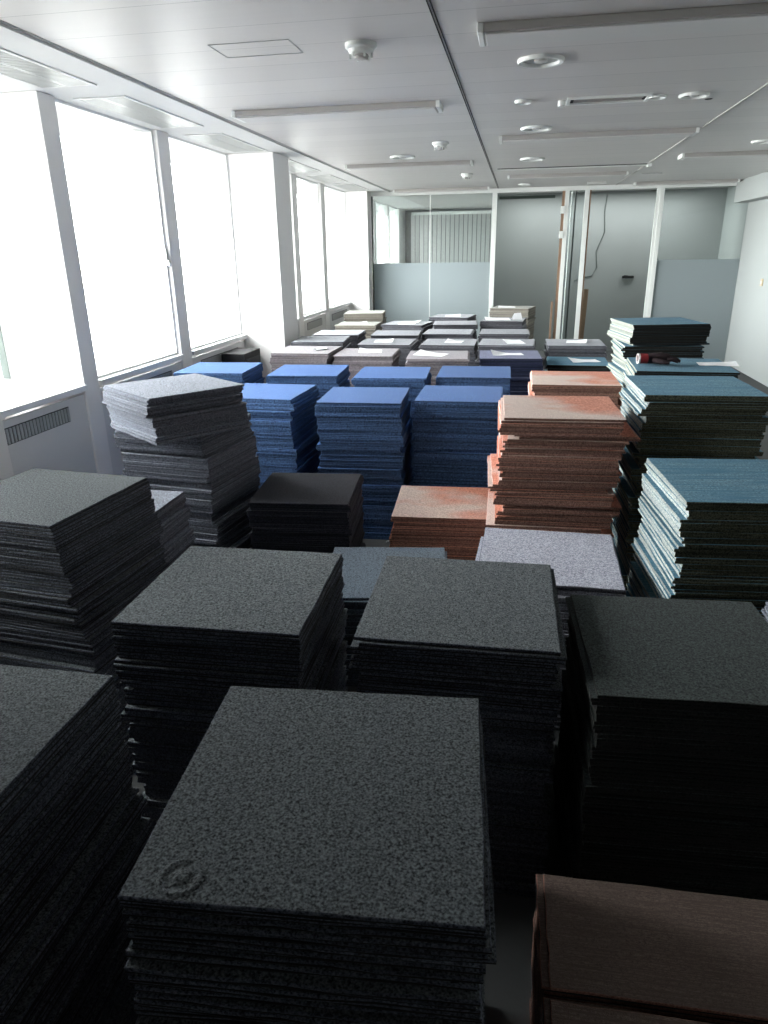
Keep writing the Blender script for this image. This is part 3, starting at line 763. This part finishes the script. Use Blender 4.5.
sheet('R2', .02, .04, .15, 'white sheet of paper on the mauve stack second from the pillar', .20, .20, .012, 2)
sheet('R3', -.06, .0, -.25, 'white sheet of paper on the mauve stack beside the navy one', .26, .18, .016, 3)
sheet('R4', -.02, .0, .2, 'white sheet of paper on the navy stack', .26, .13, .02, 4)
sheet('S2', -.04, .02, .1, 'white sheet of paper on the grey stack behind the mauve row, second from windows', .18, .20, .008, 5)
sheet('S3', .04, .0, -.1, 'white sheet of paper on the grey stack behind the mauve row, third from windows', .16, .18, .012, 6)
sheet('S4', .06, .0, .2, 'white sheet of paper on the grey stack right behind the navy one', .17, .28, .008, 7)
sheet('U2', .0, -.10, .3, 'white sheet of paper near the front of the pale double-sheet stack', .20, .14, .012, 8)
sheet('U2', .03, .12, -.2, 'white sheet of paper at the back of the pale double-sheet stack', .22, .14, .012, 9)
sheet('U1', .0, .0, .3, 'white sheet of paper on the beige stack beside the far windows', .22, .16, .010, 10)
sheet('V3', .0, .0, .1, 'white sheet of paper on the farthest slate stack against the glass', .20, .2, .008, 11)
sheet('W1', .02, .03, -.1, 'white sheet of paper on the lone grey stack before the doors', .18, .2, .008, 12)
sheet('W2', .06, .0, .25, 'white sheet of paper on the low teal stack', .24, .15, .014, 13)
sheet('U4', -.08, .02, .1, 'large white sheet on the slate stack near the door', .30, .30, .010, 14)
sheet('V4', -.08, -.02, 0, 'white sheet on the beige stack against the partition post', .22, .2, .006, 15)
sheet('Y1', .20, .02, -.1, 'white sheet of paper beside the dark glove on the teal stack', .20, .12, .006, 16)
x, y, z, a, _ = TOPS['U4']
tf = MB(); t = .001
tf.add([(-.06, -.05, 0), (.06, -.05, 0), (.05, 0, .075), (-.03, 0, .07), (-.06, -.05 + t, 0), (.06, -.05 + t, 0), (.05, t, .075), (-.03, t, .07)], [(0, 1, 2, 3), (7, 6, 5, 4), (0, 4, 5, 1), (1, 5, 6, 2), (3, 2, 6, 7), (0, 3, 7, 4)])
tf.add([(-.06, .05, 0), (.06, .05, 0), (.05, t, .075), (-.03, t, .07), (-.06, .05 + t, 0), (.06, .05 + t, 0), (.05, 2 * t, .075), (-.03, 2 * t, .07)], [(3, 2, 1, 0), (4, 5, 6, 7), (0, 1, 5, 4), (1, 2, 6, 5), (3, 7, 6, 2), (0, 4, 7, 3)])
tag(tf.build('folded_paper', M['paper'], loc=(x + .15, y + .02, z + .0005), rz=.2), 'small folded white paper standing like a tent near the door', 'paper')
# crumpled scrap on the first mauve stack
x, y, z, a, _ = TOPS['R1']; sc_ = MB(); rr = random.Random(3)
vs = []
for j in range(5):
    for i in range(5): vs.append((-.06 + i * .03, -.05 + j * .025, .004 + .018 * rr.random()))
vs += [(p, q, r - .0015) for p, q, r in vs]
fs = []
for j in range(4):
    for i in range(4):
        q = (j * 5 + i, j * 5 + i + 1, j * 5 + i + 6, j * 5 + i + 5); fs.append(q); fs.append(tuple(p + 25 for p in q[::-1]))
tag(sc_.add(vs, fs).build('crumpled_paper', M['paper'], loc=(x + .12, y, z - .0028), rz=.6), 'crumpled pale paper scrap on the mauve stack beside the pillar', 'paper')

# dark work glove lying on the teal stack: hand with five fingers, red and white cuff
M['glove'] = mat('dark_knit', (44, 30, 34), .9, bump=.4, bscale=300)
M['cuff'] = mat('red_cuff', (140, 40, 44), .9, bump=.4, bscale=300)
M['cuffband'] = mat('white_cuff_band', (232, 222, 220), .9)
x, y, z, a, _ = TOPS['Y1']
g = empty('work_glove', (x - .22, y - .02, z + .006), math.radians(4))
hb = MB()
hb.tube([(.035, 0, .026), (.08, .002, .028), (.12, .004, .028), (.16, .004, .026)], [.026, .029, .033, .026], 14)
for yy, l_, r in ((-.033, .055, .0105), (-.011, .072, .011), (.012, .078, .011), (.034, .065, .0105)):
    hb.tube([(.145, yy * .8, .022), (.145 + l_ * .45, yy, .026), (.145 + l_ * .8, yy * 1.05, .019), (.145 + l_, yy * 1.05, .012)], [r * 1.1, r, r * .95, r * .6], 10)
hb.tube([(.075, -.025, .022), (.10, -.052, .020), (.13, -.064, .016), (.148, -.066, .012)], [.014, .012, .011, .007], 10)
hb.build('hand', M['glove'], g, smooth=True)
cu = MB(); n = 24; vs = []; fs = []
for xx, r in ((.045, .026), (.0, .027), (.0, .023), (.04, .022)):
    for k in range(n):
        t = 2 * math.pi * k / n; vs.append((xx, r * math.cos(t) * 1.25, (.027) + r * math.sin(t)))
for i in range(3):
    for k in range(n):
        k2 = (k + 1) % n; fs.append((i * n + k, i * n + k2, (i + 1) * n + k2, (i + 1) * n + k))
cu.add(vs, fs).build('cuff', M['cuff'], g, smooth=True)
vs = []; fs = []
for xx, r in ((.004, .0275), (-.006, .0285), (-.006, .0225), (.004, .0225)):
    for k in range(n):
        t = 2 * math.pi * k / n; vs.append((xx, r * math.cos(t) * 1.25, (.027) + r * math.sin(t)))
for i in range(4):
    for k in range(n):
        k2 = (k + 1) % n; j2 = (i + 1) % 4; fs.append((i * n + k, i * n + k2, j2 * n + k2, j2 * n + k))
MB().add(vs, fs).build('cuff_band', M['cuffband'], g, smooth=True)
tag(g, 'dark work glove with red and white cuff on the teal stack', 'glove')

# pale strapping scrap on the floor by the low black stack
M['strap'] = mat('pale_plastic_strap', (176, 178, 184), .4)
st_ = MB().tube([(-.10, .02, .006), (-.05, .03, .03), (0, -.01, .05), (.05, .02, .02), (.02, .04, .008), (-.03, -.02, .006), (.06, -.03, .006), (.11, 0, .006)], .004, 6)
tag(st_.build('strapping_band', M['strap'], loc=(-.62, 3.86, 0), smooth=True), 'tangled pale strapping band on the floor between black and orange stacks', 'strap')
